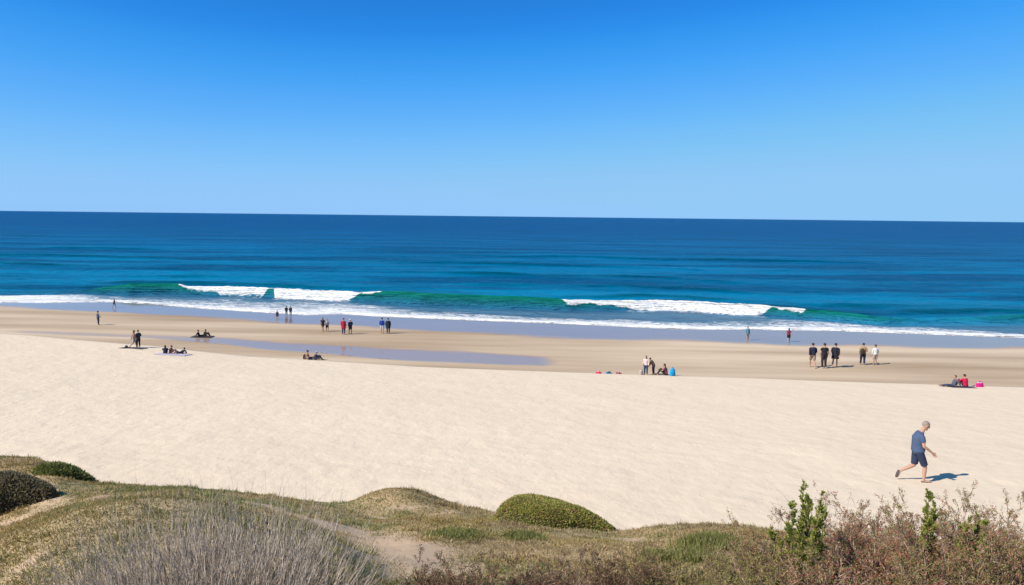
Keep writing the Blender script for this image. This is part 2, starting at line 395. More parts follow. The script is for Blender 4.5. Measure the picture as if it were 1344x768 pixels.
def sea_mat():
    M = NT('sea_water')
    P = M.coord()
    tone = M.noise(M.coord((.012, .05, .1), (0, 0, R(5))), 1.0, 5, .6)
    tone2 = M.noise(M.coord((.0012, .006, .1), (0, 0, R(3))), 1.0, 4, .6)
    deepc = M.mix(M.attr('depth'), c4(.0, .245, .440), c4(.0, .078, .255))
    deepc = M.mix(M.ramp(tone, [(.44, (0, 0, 0)), (.58, (.85,) * 3)]), deepc, c4(.0, .068, .165))
    deepc = M.mix(M.ramp(tone2, [(.4, (0, 0, 0)), (.7, (.45,) * 3)]), deepc, c4(.0, .060, .20))
    c = M.mix(M.attr('shallow'), deepc, c4(.09, .20, .30))
    c = M.mix(M.math('MULTIPLY', M.attr('green'), .95, True), c, c4(.004, .175, .105))  # light passing through the thin wave, painted in as green
    c = M.mix(M.math('MULTIPLY', M.attr('swell'), .8, True), c, c4(.0, .075, .115))  # weaker sky reflection on swell fronts, painted in as dark teal
    # lace: thin veins of froth
    vo = M.noise(M.coord((.5, 1.5, 1)), 1.6, 6, .68, 1.4)
    fl = M.noise(M.coord((.35, 2.2, 1), (0, 0, R(7))), 2.6, 4, .65, .8)
    nz = M.math('ADD', M.math('MULTIPLY', vo, .6), M.math('MULTIPLY', fl, .4))
    lz = M.math('ADD', M.math('SUBTRACT', M.attr('lace'), .5), M.math('MULTIPLY', M.math('SUBTRACT', nz, .5), 2.2))
    lf = M.ramp(lz, [(.02, (0, 0, 0)), (.28, (1, 1, 1))])
    solid = M.ramp(M.math('ADD', M.attr('solid'), M.math('MULTIPLY', M.math('SUBTRACT', nz, .52), 1.6)), [(.25, (0, 0, 0)), (.6, (1, 1, 1))])
    fm = M.math('MAXIMUM', lf, solid)
    c = M.mix(fm, c, c4(.90, .90, .90))
    M.set(M.b.inputs['Base Color'], c)
    M.set(M.b.inputs['Roughness'], M.math('ADD', M.math('MULTIPLY', fm, .55), .33))
    M.set(M.b.inputs['IOR'], 1.33)
    M.set(M.b.inputs['Specular IOR Level'], M.math('SUBTRACT', .02, M.math('MULTIPLY', fm, .005)))
    r1 = M.noise(M.coord((.22, .8, 1), (0, 0, R(5))), 1.0, 5, .62, .3)
    r2 = M.noise(M.coord((.9, 2.4, 1), (0, 0, R(-9))), 1.3, 4, .6)
    r3 = M.noise(M.coord((.03, .11, 1), (0, 0, R(4))), 1.0, 4, .6)
    b1 = M.bump(r3, .9, 4.0)
    calm = M.math('SUBTRACT', 1.0, M.math('MULTIPLY', M.attr('green'), .75, True))
    b2 = M.bump(r1, M.math('MULTIPLY', calm, .8), .9, b1)
    b3 = M.bump(r2, M.math('MULTIPLY', calm, .6), .22, b2)
    ff = M.noise(P, 3.5, 5, .7)
    b4 = M.bump(ff, M.math('MULTIPLY', fm, .45), .25, b3)
    M.set(M.b.inputs['Normal'], b4)
    return M.m
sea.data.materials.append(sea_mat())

# ------------------------------------------------------------------ plants
def leafmat(name, rough=.6, tr=.0, n=20):
    M = NT(name); c = M.attr('tint', True)
    g = M.noise(M.coord(), n, 2)
    c = M.mix(M.math('MULTIPLY', g, .35), c, c4(.04, .035, .02))
    M.set(M.b.inputs['Base Color'], c); M.b.inputs['Roughness'].default_value = rough
    M.b.inputs['Specular IOR Level'].default_value = .2
    if tr:
        t_ = M.n('BsdfTranslucent'); M.set(t_.inputs['Color'], c); mx = M.n('MixShader'); mx.inputs[0].default_value = tr
        M.t.links.new(M.b.outputs[0], mx.inputs[1]); M.t.links.new(t_.outputs[0], mx.inputs[2])
        M.t.links.new(mx.outputs[0], M.t.nodes['Material Output'].inputs['Surface'])
    return M.m
LEAF = leafmat('leaf', tr=.30); TWIG = leafmat('twig_bark', .85, n=60)

def rnd_unit(n):
    v = rng.normal(size=(n, 3)); return v / np.linalg.norm(v, axis=1, keepdims=True)
def nrm(v): return v / np.maximum(np.linalg.norm(v, axis=-1, keepdims=True), 1e-9)
def leaf_mesh(name, P, D, L, Wd, C, parent=None, mat=None):
    """one bent pointed leaf (2 tris) per row: base P, direction D, length L, width Wd, colour C"""
    n = len(P); D = nrm(D); S = nrm(np.cross(D, rnd_unit(n))); N = np.cross(S, D)
    L = np.broadcast_to(np.asarray(L), (n,))[:, None]; Wd = np.broadcast_to(np.asarray(Wd), (n,))[:, None]
    m = P + D * L * .5 + N * L * .08
    V = np.stack([P, m + S * Wd * .5, P + D * L, m - S * Wd * .5], 1).reshape(-1, 3)
    i = np.arange(n)[:, None] * 4 + np.array([[0, 1, 2, 3]])
    o = mesh_from(name, V, i, [mat or LEAF], False, parent)
    cattr(o, 'tint', np.repeat(C, 4, 0)); return o
def twig_mesh(name, A_, B_, ra, rb, C, parent=None):
    n = len(A_); D = nrm(B_ - A_); S = nrm(np.cross(D, rnd_unit(n))); N = np.cross(S, D)
    ra = np.asarray(ra)[:, None]; rb = np.asarray(rb)[:, None]; rows = []
    for k in range(3):
        a = k * 2 * math.pi / 3; o = S * math.cos(a) + N * math.sin(a)
        rows += [A_ + o * ra, B_ + o * rb]
    V = np.stack(rows, 1).reshape(-1, 3)
    b = np.arange(n)[:, None] * 6
    Fq = np.concatenate([b + np.array([[0, 2, 3, 1]]), b + np.array([[2, 4, 5, 3]]), b + np.array([[4, 0, 1, 5]])])
    o = mesh_from(name, V, Fq, [TWIG], False, parent)
    cattr(o, 'tint', np.repeat(C, 6, 0)); return o
def grow(roots, dirs, length, nseg, r0, curve=.12, up=.15, kids=3, levels=1, kl=.45, spread=.55, tip=.25):
    """vectorised branching; returns segment arrays and tip positions/dirs. All local coordinates."""
    segA, segB, RA, RB, LV = [], [], [], [], []
    tipsP, tipsD = [], []
    def level(P, D, L, r, lv):
        n = len(P); step = (L / nseg)[:, None]; P = P.copy(); D = nrm(D)
        pts = [P.copy()]; ds = [D.copy()]
        bend = rnd_unit(n) * curve
        for k in range(nseg):
            D = nrm(D + bend + rnd_unit(n) * curve * .7 + np.array([0, 0, up]) / nseg)
            Q = P + D * step
            f0 = 1 - (1 - tip) * k / nseg; f1 = 1 - (1 - tip) * (k + 1) / nseg
            segA.append(P); segB.append(Q); RA.append(r * f0); RB.append(r * f1); LV.append(np.full(n, lv + k / nseg))
            P = Q; pts.append(P.copy()); ds.append(D.copy())
            if k >= nseg * .3 or lv > 0:
                tipsP.append(P); tipsD.append(D)
        if lv < levels:
            for _ in range(kids):
                k = rng.integers(max(1, nseg // 3), nseg + 1, n)
                pk = np.array(pts)[k, np.arange(n)]; dk = np.array(ds)[k, np.arange(n)]
                nd = nrm(dk + rnd_unit(n) * spread + np.array([0, 0, .1]))
                level(pk, nd, L * kl * rng.uniform(.6, 1.3, n), r * (1 - (1 - tip) * k / nseg) * .75, lv + 1)
    level(np.asarray(roots, float), np.asarray(dirs, float), np.asarray(length, float), np.asarray(r0, float), 0)
    return [np.concatenate(a) for a in (segA, segB, RA, RB, LV)] + [np.concatenate(tipsP), np.concatenate(tipsD)]
def palette(n, cols, w=None, var=.25):
    c = np.array(cols)[rng.choice(len(cols), n, p=None if w is None else np.array(w) / sum(w))]
    return c * rng.uniform(1 - var, 1 + var, (n, 1))
def empty(name, loc, rz=0):
    o = bpy.data.objects.new(name, None); COL.objects.link(o); o.location = loc; o.rotation_euler = (0, 0, rz); o.empty_display_size = .2; return o

def bush(name, loc, rx, ry, h, nst, leaf_n, tw, leafc, leafw, label, group, lsize=.014, kids=5, levels=2, r0=.005, wide=.75, cat='bush', spread=.8):
    nst = int(nst * 1.6); leaf_n = int(leaf_n * 2.6); h *= .97; rx *= 1.25; ry *= 1.1
    e = empty(name, loc); tag(e, label, cat, group)
    a = rng.uniform(0, 2 * math.pi, nst); q = np.sqrt(rng.random(nst))
    roots = np.stack([np.cos(a) * q * rx * .45, np.sin(a) * q * ry * .45, np.zeros(nst) - .04], 1)
    el = np.arcsin(rng.uniform(.05, 1, nst)); rr = rng.uniform(.66, .90, nst) ** .8 * (1 + .22 * np.sin(a * 3 + loc[0] * 5) * np.cos(el * 3 + loc[1]))
    T = np.stack([np.cos(a) * np.cos(el) * rx * rr, np.sin(a) * np.cos(el) * ry * rr, np.sin(el) ** .55 * h * rr], 1)
    d = T - roots; L = np.linalg.norm(d, axis=1)
    sa, sb, ra, rb, lv, tp, td = grow(roots, d, L, 5, np.full(nst, r0), .09, .05, kids, 1, .20, spread)
    k1 = rng.integers(0, len(tp), 5500)
    s2 = grow(tp[k1], td[k1] + rnd_unit(len(k1)) * .7 + [0, 0, .25], rng.uniform(.04, .11, len(k1)), 3, np.full(len(k1), .0027), .14, .1, 2, 1, .55, .7, .5)
    sa, sb, ra, rb = [np.concatenate(v) for v in zip((sa, sb, ra, rb), s2[:4])]
    ok = np.maximum(sa[:, 2], sb[:, 2]) < 1.10 * h; sa, sb, ra, rb = sa[ok], sb[ok], ra[ok], rb[ok]
    tp = np.concatenate([tp, s2[5], s2[5]]); td = np.concatenate([td, s2[6], s2[6]])
    twig_mesh('branches', sa, sb, ra, rb, palette(len(sa), tw), e)
    pw = np.where(tp[:, 2] > 1.08 * h, 0, np.clip(tp[:, 2] / h, .08, 1.0) ** 1.3); i = rng.choice(len(tp), leaf_n, p=pw / pw.sum())
    P = tp[i] + rnd_unit(leaf_n) * .012; D = td[i] + rnd_unit(leaf_n) * .9
    C = palette(leaf_n, leafc, leafw, .4) * 1.15
    leaf_mesh('leaves', P, D, lsize * rng.uniform(.6, 1.3, leaf_n), lsize * .5, C, e)
    return e
def gp(px, d):
    p = at(px, 700, d); return np.array([p[0], p[1], float(G(p[0], p[1]))])

# low ground cover over the dunes: uncountable, one object
N = 1500000
yy = 4.5 + (24.5 - 4.5) * rng.random(N) ** .95
xx = rng.uniform(-.92, .92, N) * (yy + 1.5)
vd = veg(xx, yy)
keep = rng.random(N) < vd * sstep(4.6, 8.2, yy + np.maximum(-xx, 0) * 1.2) * np.clip(1.35 - yy * .022, .5, 1) * (.55 + .75 * fbm(xx * 3, yy * 3, 3)) 
xx, yy = xx[keep], yy[keep]; zz = G(xx, yy); n = len(xx)
p1 = fbm(xx * .8 + 3, yy * .8, 4); p2 = fbm(xx * .9 + 50, yy * .9 + 20, 4); p3 = rng.random(n)
olive = np.array([.45, .345, .13]); green_ = np.array([.27, .31, .10]); dryg = np.array([.66, .50, .27]); heath = np.array([.42, .32, .21]); red_ = np.array([.24, .085, .06])
w_g = sstep(.42, .58, p1) * .9; w_h = sstep(.52, .64, p2) * .6 * sstep(-6, 0, xx)
C = olive * np.ones((n, 1))
C = C * (1 - w_g[:, None]) + green_ * w_g[:, None]
C = C * (1 - w_h[:, None]) + heath * w_h[:, None]
dk = sstep(10.6, 9.0, yy) * sstep(.8, -.8, xx) * (.55 + .45 * sstep(-5.5, -3.6, xx))
C = C * (1 - dk[:, None] * .9) + np.array([.25, .245, .075]) * dk[:, None] * .9
p4 = fbm(xx * 1.3 + 70, yy * 1.3, 4)
C = np.where((p3 < .12 + .45 * sstep(.45, .62, p4) * (1 - .85 * dk) - .06 * dk)[:, None], dryg, C); C = np.where((p3 > .97)[:, None], red_, C)
C = C * rng.uniform(.65, 1.35, (n, 1))
hgt = (.025 + .035 * fbm(xx * 1.5, yy * 1.5 + 9, 3)) * rng.uniform(.6, 1.6, n)
hgt *= .75 + 1.1 * sstep(.55, .75, fbm(xx * 5 + 3, yy * 5, 2))
D = rnd_unit(n) * 1.0 + np.array([0.12, 0, .85])
cov = leaf_mesh('ground_cover', np.stack([xx, yy, zz - .008], 1), D, hgt, .005 + .00045 * yy, C)
tag(cov, 'low olive and tan grassy cover over the sand dunes', 'ground cover', kind='stuff')

# dense mat shrubs: leafy domes
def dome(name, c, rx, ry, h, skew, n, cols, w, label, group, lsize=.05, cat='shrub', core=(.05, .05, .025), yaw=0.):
    e = empty(name, tuple(c)); tag(e, label, cat, group)
    nu, nv = 48, 14
    th = np.linspace(0, 2 * math.pi, nu, endpoint=False)[None, :]; ph = np.linspace(0, 1, nv)[:, None]
    def surf(r, t):
        r = r * np.ones_like(t)
        X = r * np.cos(t) * rx; Yv = r * np.sin(t) * ry
        wob = 1 + .10 * np.sin(3 * t + 1) + .06 * np.sin(5 * t + 2)
        X, Yv = X * wob, Yv * wob
        Z = h * np.maximum(1 - r ** 2.3, 0) ** .62 * (1 - skew * X / rx) + (fbm(X * 2.3 + c[0], Yv * 2.3 + 7, 3) - .5) * .22 * h
        ca, sa_ = math.cos(yaw), math.sin(yaw)
        Xr, Yr = X * ca - Yv * sa_, X * sa_ + Yv * ca
        gz = G(Xr + c[0], Yr + c[1]) - c[2]
        return np.stack([Xr, Yr, gz + Z * sstep(1.02, .9, r) - .02], -1)
    V = surf(ph, th).reshape(-1, 3)
    Fq = []
    for i in range(nv - 1):
        for j in range(nu): Fq.append((i * nu + j, (i + 1) * nu + j, (i + 1) * nu + (j + 1) % nu, i * nu + (j + 1) % nu))
    o = mesh_from('dark_core', V, np.array(Fq), [TWIG], True, e); cattr(o, 'tint', np.tile(np.array(core), (len(V), 1)))  # solid dark-coloured core under the leaves, no twigs modelled
    r = np.sqrt(rng.random(n)); t = rng.uniform(0, 2 * math.pi, n)
    P = surf(r, t); out = nrm(np.stack([P[:, 0] / rx ** 2, P[:, 1] / ry ** 2, np.full(n, .8)], 1))
    cl = fbm(P[:, 0] * 3.5 + c[0], P[:, 1] * 3.5, 3)
    C = palette(n, cols, w) * (.7 + .6 * cl[:, None])
    leaf_mesh('leaves', P + out * rng.uniform(-.01, .035, n)[:, None], out * .8 + rnd_unit(n), lsize * rng.uniform(.6, 1.4, n), lsize * .4, C, e)
    return e
m0 = cast(722, 690)
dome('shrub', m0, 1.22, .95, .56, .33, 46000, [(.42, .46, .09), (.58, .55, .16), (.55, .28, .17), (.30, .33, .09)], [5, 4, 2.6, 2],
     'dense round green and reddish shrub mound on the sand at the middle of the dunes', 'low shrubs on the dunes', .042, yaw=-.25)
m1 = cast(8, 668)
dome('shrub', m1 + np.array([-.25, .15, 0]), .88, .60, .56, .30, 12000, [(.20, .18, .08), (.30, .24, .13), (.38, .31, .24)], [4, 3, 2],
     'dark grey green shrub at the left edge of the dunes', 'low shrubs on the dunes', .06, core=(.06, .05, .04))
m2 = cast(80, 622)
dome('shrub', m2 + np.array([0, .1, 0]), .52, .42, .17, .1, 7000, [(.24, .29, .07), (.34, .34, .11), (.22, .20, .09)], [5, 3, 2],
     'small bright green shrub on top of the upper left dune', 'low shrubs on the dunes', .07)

# grey leafless bush
def grey_bush():
    b = gp(275, 4.5)
    e = empty('dry_bush', tuple(b)); tag(e, 'large leafless grey twiggy bush at the lower left foreground', 'bush', None)
    nst = 950
    a = rng.uniform(0, 2 * math.pi, nst); q = np.sqrt(rng.random(nst))
    roots = np.stack([np.cos(a) * q * .42, np.sin(a) * q * .32, np.full(nst, -.05)], 1)
    d = np.stack([np.cos(a) * q * .84, np.sin(a) * q * .6, np.full(nst, 1.0)], 1) + rnd_unit(nst) * .10
    L = 1.15 * rng.uniform(.90, 1.0, nst) * (1 - .06 * q ** 2)
    sa, sb, ra, rb, lv, tp, td = grow(roots, d, L, 9, rng.uniform(.0055, .0095, nst), .045, .25, 4, 1, .40, .34, .25)
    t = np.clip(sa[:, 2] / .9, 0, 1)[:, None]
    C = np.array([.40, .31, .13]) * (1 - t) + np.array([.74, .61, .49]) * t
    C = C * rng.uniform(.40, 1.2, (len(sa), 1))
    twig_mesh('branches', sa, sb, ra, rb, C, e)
    n = 3000; i = rng.integers(0, len(tp), n); k = tp[i][:, 2] < .75; 
    P = tp[i][k]; leaf_mesh('leaves', P, rnd_unit(len(P)) + [0, 0, .4], .022, .010, palette(len(P), [(.16, .17, .05), (.22, .2, .08)]), e)
grey_bush()

BRN = [(.36, .22, .15), (.50, .35, .25), (.20, .13, .095)]
PUR = [(.40, .27, .215), (.54, .39, .315), (.22, .15, .13)]
REDL = [(.46, .19, .12), (.27, .26, .07), (.44, .32, .18), (.48, .13, .11), (.23, .25, .07)]
OLV = [(.27, .28, .07), (.36, .33, .11), (.32, .20, .11)]
GRN = [(.38, .42, .075), (.54, .52, .14), (.22, .27, .06)]
BG = 'twiggy bushes in the foreground'
def B(px, d, top, rxpx, twc, lfc, w, label, nst=90, leaf_n=9000, name='bush', **k):
    b = gp(px, d); tz = at(px, top, d)[2]; h = max(tz - b[2], .25); rx = rxpx / F * d
    bush(name, tuple(b), rx, rx * .8, h, nst, leaf_n, twc, lfc, w, label, BG, **k)
# right group
B(1310, 5.6, 664, 95, BRN, REDL, [3, 3, 3, 1, 3], 'brown and olive twiggy bush at the right edge of the picture', 165, 25500)
B(1210, 5.9, 676, 85, PUR, REDL, [4, 2, 3, 1, 1], 'purplish brown twiggy bush below the walking man', 165, 22100)
B(1120, 5.7, 682, 85, PUR, REDL, [3, 2, 3, 1, 2], 'purplish brown twiggy bush right of the tall green sprigs', 165, 22100)
B(1030, 6.0, 702, 75, BRN, REDL, [2, 3, 3, .5, 3], 'rounded brown and olive bush left of the tall green sprigs', 143, 22100)
B(1270, 4.4, 705, 110, BRN, REDL, [2, 3, 3, 1, 3], 'nearest dark brown tangled bush in the lower right corner', 165, 23800)
B(1130, 4.5, 722, 110, PUR, REDL, [3, 2, 3, 1, 2], 'nearest grey purple tangled bush at the bottom edge under the green sprigs', 165, 22100)
B(990, 4.8, 735, 95, BRN, OLV, [3, 3, 2], 'nearest brown bush with yellow green leaves at the bottom edge right of centre', 143, 22100)
B(1170, 5.1, 692, 75, BRN, REDL, [4, 1, 2, 2, 1], 'rusty red bush in front of the bare twigs between the two green sprigs', 130, 15000)
B(1344, 5.0, 682, 90, BRN, REDL, [3, 2, 2, 1, 2], 'rust brown bush cut by the right edge low in the corner', 130, 14000)
B(1080, 5.3, 708, 70, BRN, REDL, [4, 1, 2, 2, 1], 'rusty bush right at the foot of the tall green sprigs', 130, 14000)
B(1255, 5.2, 690, 75, PUR, REDL, [4, 1, 2, 1.5, 2], 'dusky red bush between the small green sprig and the right hand green shrub', 130, 14000)
# centre low group
B(905, 5.6, 734, 70, BRN, OLV, [3, 3, 3], 'low olive green bush right of the bottom centre', 132, 20400)
B(820, 5.5, 744, 70, BRN, [(.26, .08, .06), (.165, .15, .05), (.22, .14, .08), (.3, .23, .12)], [1.5, 3, 3, 2], 'low red and olive bush right below the centre dunes', 132, 20400)
B(735, 5.4, 746, 70, PUR, [(.28, .07, .06), (.165, .15, .05), (.22, .14, .08), (.3, .23, .12)], [2, 2, 3, 3], 'low reddish brown bush at the bottom centre', 132, 20400)
B(650, 5.3, 748, 70, BRN, [(.28, .07, .06), (.165, .15, .05), (.22, .14, .08), (.2, .19, .1)], [2, 3, 3, 2], 'low reddish bush left of the bottom centre', 132, 20400)
B(560, 5.3, 752, 65, BRN, [(.30, .06, .06), (.165, .16, .05), (.22, .14, .08), (.2, .19, .1)], [2.5, 3, 2, 2], 'low red tipped bush below the bare sand patch', 121, 18700)
# bare twigs poking up
def twigs(px, d, top, n, label, sp=.5, rxpx=30):
    b = gp(px, d); tz = at(px, top, d)[2]; h = tz - b[2]
    e = empty('bare_twigs', tuple(b)); tag(e, label, 'branches', 'bare twigs above the bushes')
    rx = rxpx / F * d
    roots = np.stack([rng.normal(0, rx * .25, n), rng.normal(0, .06, n), np.full(n, -.05)], 1)
    d_ = np.stack([rng.normal(0, sp * .35, n), rng.normal(0, .15, n), np.ones(n)], 1)
    sa, sb, ra, rb, lv, tp, td = grow(roots, d_, h * rng.uniform(.8, 1.05, n) * .92, 9, np.full(n, .0055), .07, .12, 5, 2, .26, .6, .3)
    twig_mesh('branches', sa, sb, ra, rb, palette(len(sa), [(.30, .22, .17), (.24, .17, .14)]), e)
twigs(1145, 5.7, 650, 13, 'bare grey twigs standing above the bushes between the two green sprigs', .55, 45)
twigs(1022, 5.9, 662, 5, 'few bare twigs left of the tall green sprigs', .35, 14)
twigs(1300, 5.6, 660, 8, 'bare twigs above the bush at the right edge', .3, 50)
twigs(1195, 6.0, 664, 5, 'thin bare twigs just left of the small green sprig', .3, 14)
# green conifer-like sprigs
def sprig(px, d, base_py, tops, label, nl):
    """upright leafy shoots; tops = [(px, py)] of the shoot ends"""
    b = gp(px, d); e = empty('leafy_shrub', tuple(b)); tag(e, label, 'shrub', 'bright green upright shrubs')
    A_, B_, RA, RB = [], [], [], []; P, D, Ls = [], [], []
    for k, (tx, ty, wdt) in enumerate(tops):
        t3 = at(tx, ty, d + rng.uniform(-.15, .15)) - b
        r0 = np.array([t3[0] * .45, 0, -.03]); n = 16
        pts = [r0 + (t3 - r0) * (i / n) + rng.normal(0, .006, 3) for i in range(n + 1)]
        A_ += pts[:-1]; B_ += pts[1:]; RA += list(.007 * (1 - np.arange(n) / n * .8)); RB += list(.007 * (1 - (np.arange(n) + 1) / n * .8))
        Ht = t3[2]
        for i in range(int(46 * wdt + 22)):
            f = rng.uniform(.3, 1.0); q = r0 + (t3 - r0) * f
            ln = wdt * .16 * (1.12 - f) + .02
            a = rng.uniform(0, 6.28); dd_ = nrm(np.array([math.cos(a), math.sin(a), 1.0 + .8 * f])); q2 = q + dd_ * ln
            A_.append(q); B_.append(q2); RA.append(.003); RB.append(.001)
            m = nl
            s_ = rng.random(m)[:, None]
            P.append(q + (q2 - q) * s_); D.append(dd_ + rnd_unit(m) * .8)
    A_, B_ = np.array(A_), np.array(B_)
    twig_mesh('stems', A_, B_, np.array(RA), np.array(RB), palette(len(A_), [(.16, .13, .06)]), e)
    P = np.concatenate(P); D = np.concatenate(D)
    leaf_mesh('leaves', P, D, .020 * rng.uniform(.7, 1.4, len(P)), .008, palette(len(P), GRN, [4, 3, 2], .3), e)
sprig(1058, 5.0, 720, [(1055, 640, 1.1), (1062, 655, 1.0), (1040, 665, .8), (1078, 648, .7), (1084, 664, .7), (1035, 690, .9), (1050, 690, 1.1), (1012, 690, .6), (1070, 685, 1.0), (1025, 705, .8)],
      'tall bright yellow green leafy shrub rising above the brown bushes', 34)
sprig(1222, 5.1, 700, [(1220, 648, .9), (1214, 668, .6), (1228, 664, .6), (1219, 676, .8)], 'small pointed green leafy shrub below the walking man', 30)
sprig(1275, 4.8, 700, [(1270, 682, .7), (1284, 678, .6), (1262, 690, .6), (1294, 684, .5)], 'low green leafy shrub near the right edge', 26)
# grass tufts right of centre
def tuft(px, py, wpx, hpx, n, label):
    b = cast(px, py); d = b[1]; e_ = []
    rx = wpx / F * d; h = hpx / F * d
    P = np.stack([rng.normal(0, rx * .45, n) + b[0], rng.normal(0, rx * .6, n) + b[1], np.zeros(n)], 1); P[:, 2] = G(P[:, 0], P[:, 1]) - .01
    o = leaf_mesh('grass_tuft', P - b, rnd_unit(n) * .5 + [0, 0, 1], h * rng.uniform(.5, 1.2, n), .012, palette(n, [(.28, .29, .08), (.36, .35, .13), (.21, .22, .07)]))
    o.location = tuple(b); tag(o, label, 'grass', 'green grass tufts on the dunes')
tuft(935, 715, 38, 16, 5200, 'bright green grass patch on the right hand dune above the olive bush')
tuft(905, 732, 30, 14, 2500, 'green grass tuft just left of and below the bright green patch')
tuft(688, 706, 26, 9, 2200, 'green grass patch on the slope under the round shrub mound')
tuft(860, 735, 18, 16, 1500, 'green grass tuft beside the small bare sand spot')
tuft(600, 703, 40, 8, 2500, 'wide pale green grass patch on the slope left of the round shrub mound')

# ------------------------------------------------------------------ people
MATS = {}
def cloth(rgb, rough=.85, kind='cloth'):
    key = (tuple(rgb), kind)
    if key in MATS: return MATS[key]
    M = NT(kind); g = M.noise(M.n('TexCoord').outputs['Object'], 9, 4)
    c = M.mix(M.math('MULTIPLY', g, .5), c4(*rgb), c4(*[v * .62 for v in rgb]))
    M.set(M.b.inputs['Base Color'], c); M.b.inputs['Roughness'].default_value = rough
    M.b.inputs['Specular IOR Level'].default_value = .25
    w = M.noise(M.n('TexCoord').outputs['Object'], 14, 3, .6, 1.0)
    M.set(M.b.inputs['Normal'], M.bump(w, .5 if kind == 'cloth' else .1, .02))
    MATS[key] = M.m; return M.m
SKIN = (.50, .30, .21); TAN = (.38, .21, .13)
PEND, CUTS = [], []
class Shape:
    def __init__(s): s.bm = bmesh.new()
    def loft(s, rings, seg=14):
        """rings: (centre, right, fwd, rx, ry)"""
        prev = None; first = None
        for c, rt, fw, rx, ry in rings:
            c, rt, fw = Vector(c), Vector(rt).normalized(), Vector(fw).normalized()
            vs_ = [s.bm.verts.new(c + rt * (math.cos(a) * rx) + fw * (math.sin(a) * ry)) for a in [2 * math.pi * i / seg for i in range(seg)]]
            if prev:
                for i in range(seg): s.bm.faces.new((prev[i], prev[(i + 1) % seg], vs_[(i + 1) % seg], vs_[i]))
            else: first = vs_
            prev = vs_
        s.bm.faces.new(list(reversed(first))); s.bm.faces.new(prev)
    def ball(s, c, r, scale=(1, 1, 1), rot=None, u=14, v=9):
        M_ = Matrix.Translation(Vector(c)) @ (rot.to_4x4() if rot else Matrix()) @ Matrix.Diagonal((scale[0] * r, scale[1] * r, scale[2] * r, 1))
        bv = s.bm.verts.new; T_ = bv(M_ @ Vector((0, 0, 1))); B_ = bv(M_ @ Vector((0, 0, -1))); rows = []
        for i in range(1, v):
            z_, q_ = math.cos(math.pi * i / v), math.sin(math.pi * i / v)
            rows.append([bv(M_ @ Vector((q_ * math.cos(2 * math.pi * k / u), q_ * math.sin(2 * math.pi * k / u), z_))) for k in range(u)])
        fn = s.bm.faces.new
        for k in range(u):
            k2 = (k + 1) % u; fn((T_, rows[0][k], rows[0][k2])); fn((B_, rows[-1][k2], rows[-1][k]))
            for i in range(len(rows) - 1): fn((rows[i][k], rows[i + 1][k], rows[i + 1][k2], rows[i][k2]))
    def chain(s, pts, rad, caps=(True, True), seg=12):
        pts = [Vector(p) for p in pts]
        for i in range(len(pts) - 1):
            d = (pts[i + 1] - pts[i]).normalized(); a = d.orthogonal().normalized(); b = d.cross(a)
            s.loft([(pts[i], a, b, rad[i], rad[i]), (pts[i + 1], a, b, rad[i + 1], rad[i + 1])], seg)
        for i, (p, r) in enumerate(zip(pts, rad)):
            if (i == 0 and not caps[0]) or (i == len(pts) - 1 and not caps[1]): continue
            s.ball(p, r * .995)
    def build(s, name, mat, voxel, parent=None, smooth=3):
        bmesh.ops.recalc_face_normals(s.bm, faces=s.bm.faces)
        me = bpy.data.meshes.new(name); s.bm.to_mesh(me); s.bm.free()
        o = bpy.data.objects.new(name, me); COL.objects.link(o)
        if voxel:
            r = o.modifiers.new('r', 'REMESH'); r.mode = 'VOXEL'; r.voxel_size = voxel; r.use_smooth_shade = True
            if smooth:
                m = o.modifiers.new('s', 'SMOOTH'); m.iterations = smooth; m.factor = .5
            PEND.append(o)
        for p in o.data.polygons: p.use_smooth = True
        o.data.materials.clear(); o.data.materials.append(mat)
        if parent: o.parent = parent
        return o
def lerp(a, b, t): return tuple(a[i] + (b[i] - a[i]) * t for i in range(3))
# joints: x right, y forward, z up.   metres for a 1.75 m figure
def J(**k):
    b = dict(pelvis=(0, 0, .95), chest=(0, .0, 1.28), neck=(0, .0, 1.47), head=(0, .02, 1.635),
             shL=(-.185, 0, 1.415), shR=(.185, 0, 1.415), elL=(-.23, -.02, 1.13), elR=(.23, -.02, 1.13), wrL=(-.235, .05, .88), wrR=(.235, .05, .88),
             hiL=(-.09, 0, .91), hiR=(.09, 0, .91), knL=(-.10, .02, .49), knR=(.10, .02, .49), anL=(-.10, -.02, .08), anR=(.10, -.02, .08),
             toL=(-.12, .15, .03), toR=(.12, .15, .03), look=0.0)
    b.update(k); return b
STAND = J()
STAND2 = J(knL=(-.11, .05, .49), anL=(-.13, .04, .08), toL=(-.18, .19, .03), wrR=(.16, .18, 1.02), elR=(.24, -.03, 1.14))
WALK = J(knL=(-.09, .17, .52), anL=(-.09, .24, .10), toL=(-.10, .40, .07), knR=(.09, -.02, .50), anR=(.09, -.32, .14), toR=(.10, -.20, .03),
         elL=(-.23, -.13, 1.15), wrL=(-.23, -.16, .90), elR=(.23, .06, 1.15), wrR=(.20, .24, .97), chest=(0, .03, 1.28), neck=(0, .05, 1.47), head=(0, .08, 1.635), shL=(-.185, .02, 1.415), shR=(.185, .05, 1.415))
WALK2 = J(knR=(.09, .15, .52), anR=(.10, .14, .09), toR=(.11, .31, .05), knL=(-.10, -.04, .50), anL=(-.13, -.26, .12), toL=(-.14, -.13, .03),
          elR=(.23, -.13, 1.15), wrR=(.22, -.14, .89), elL=(-.23, .04, 1.15), wrL=(-.20, .22, .97))
BEND = J(chest=(0, .14, 1.22), neck=(0, .24, 1.36), head=(0, .31, 1.50), shL=(-.18, .2, 1.33), shR=(.18, .2, 1.33), elL=(-.2, .26, 1.05), elR=(.2, .26, 1.05), wrL=(-.15, .36, .85), wrR=(.15, .36, .85), look=.35)
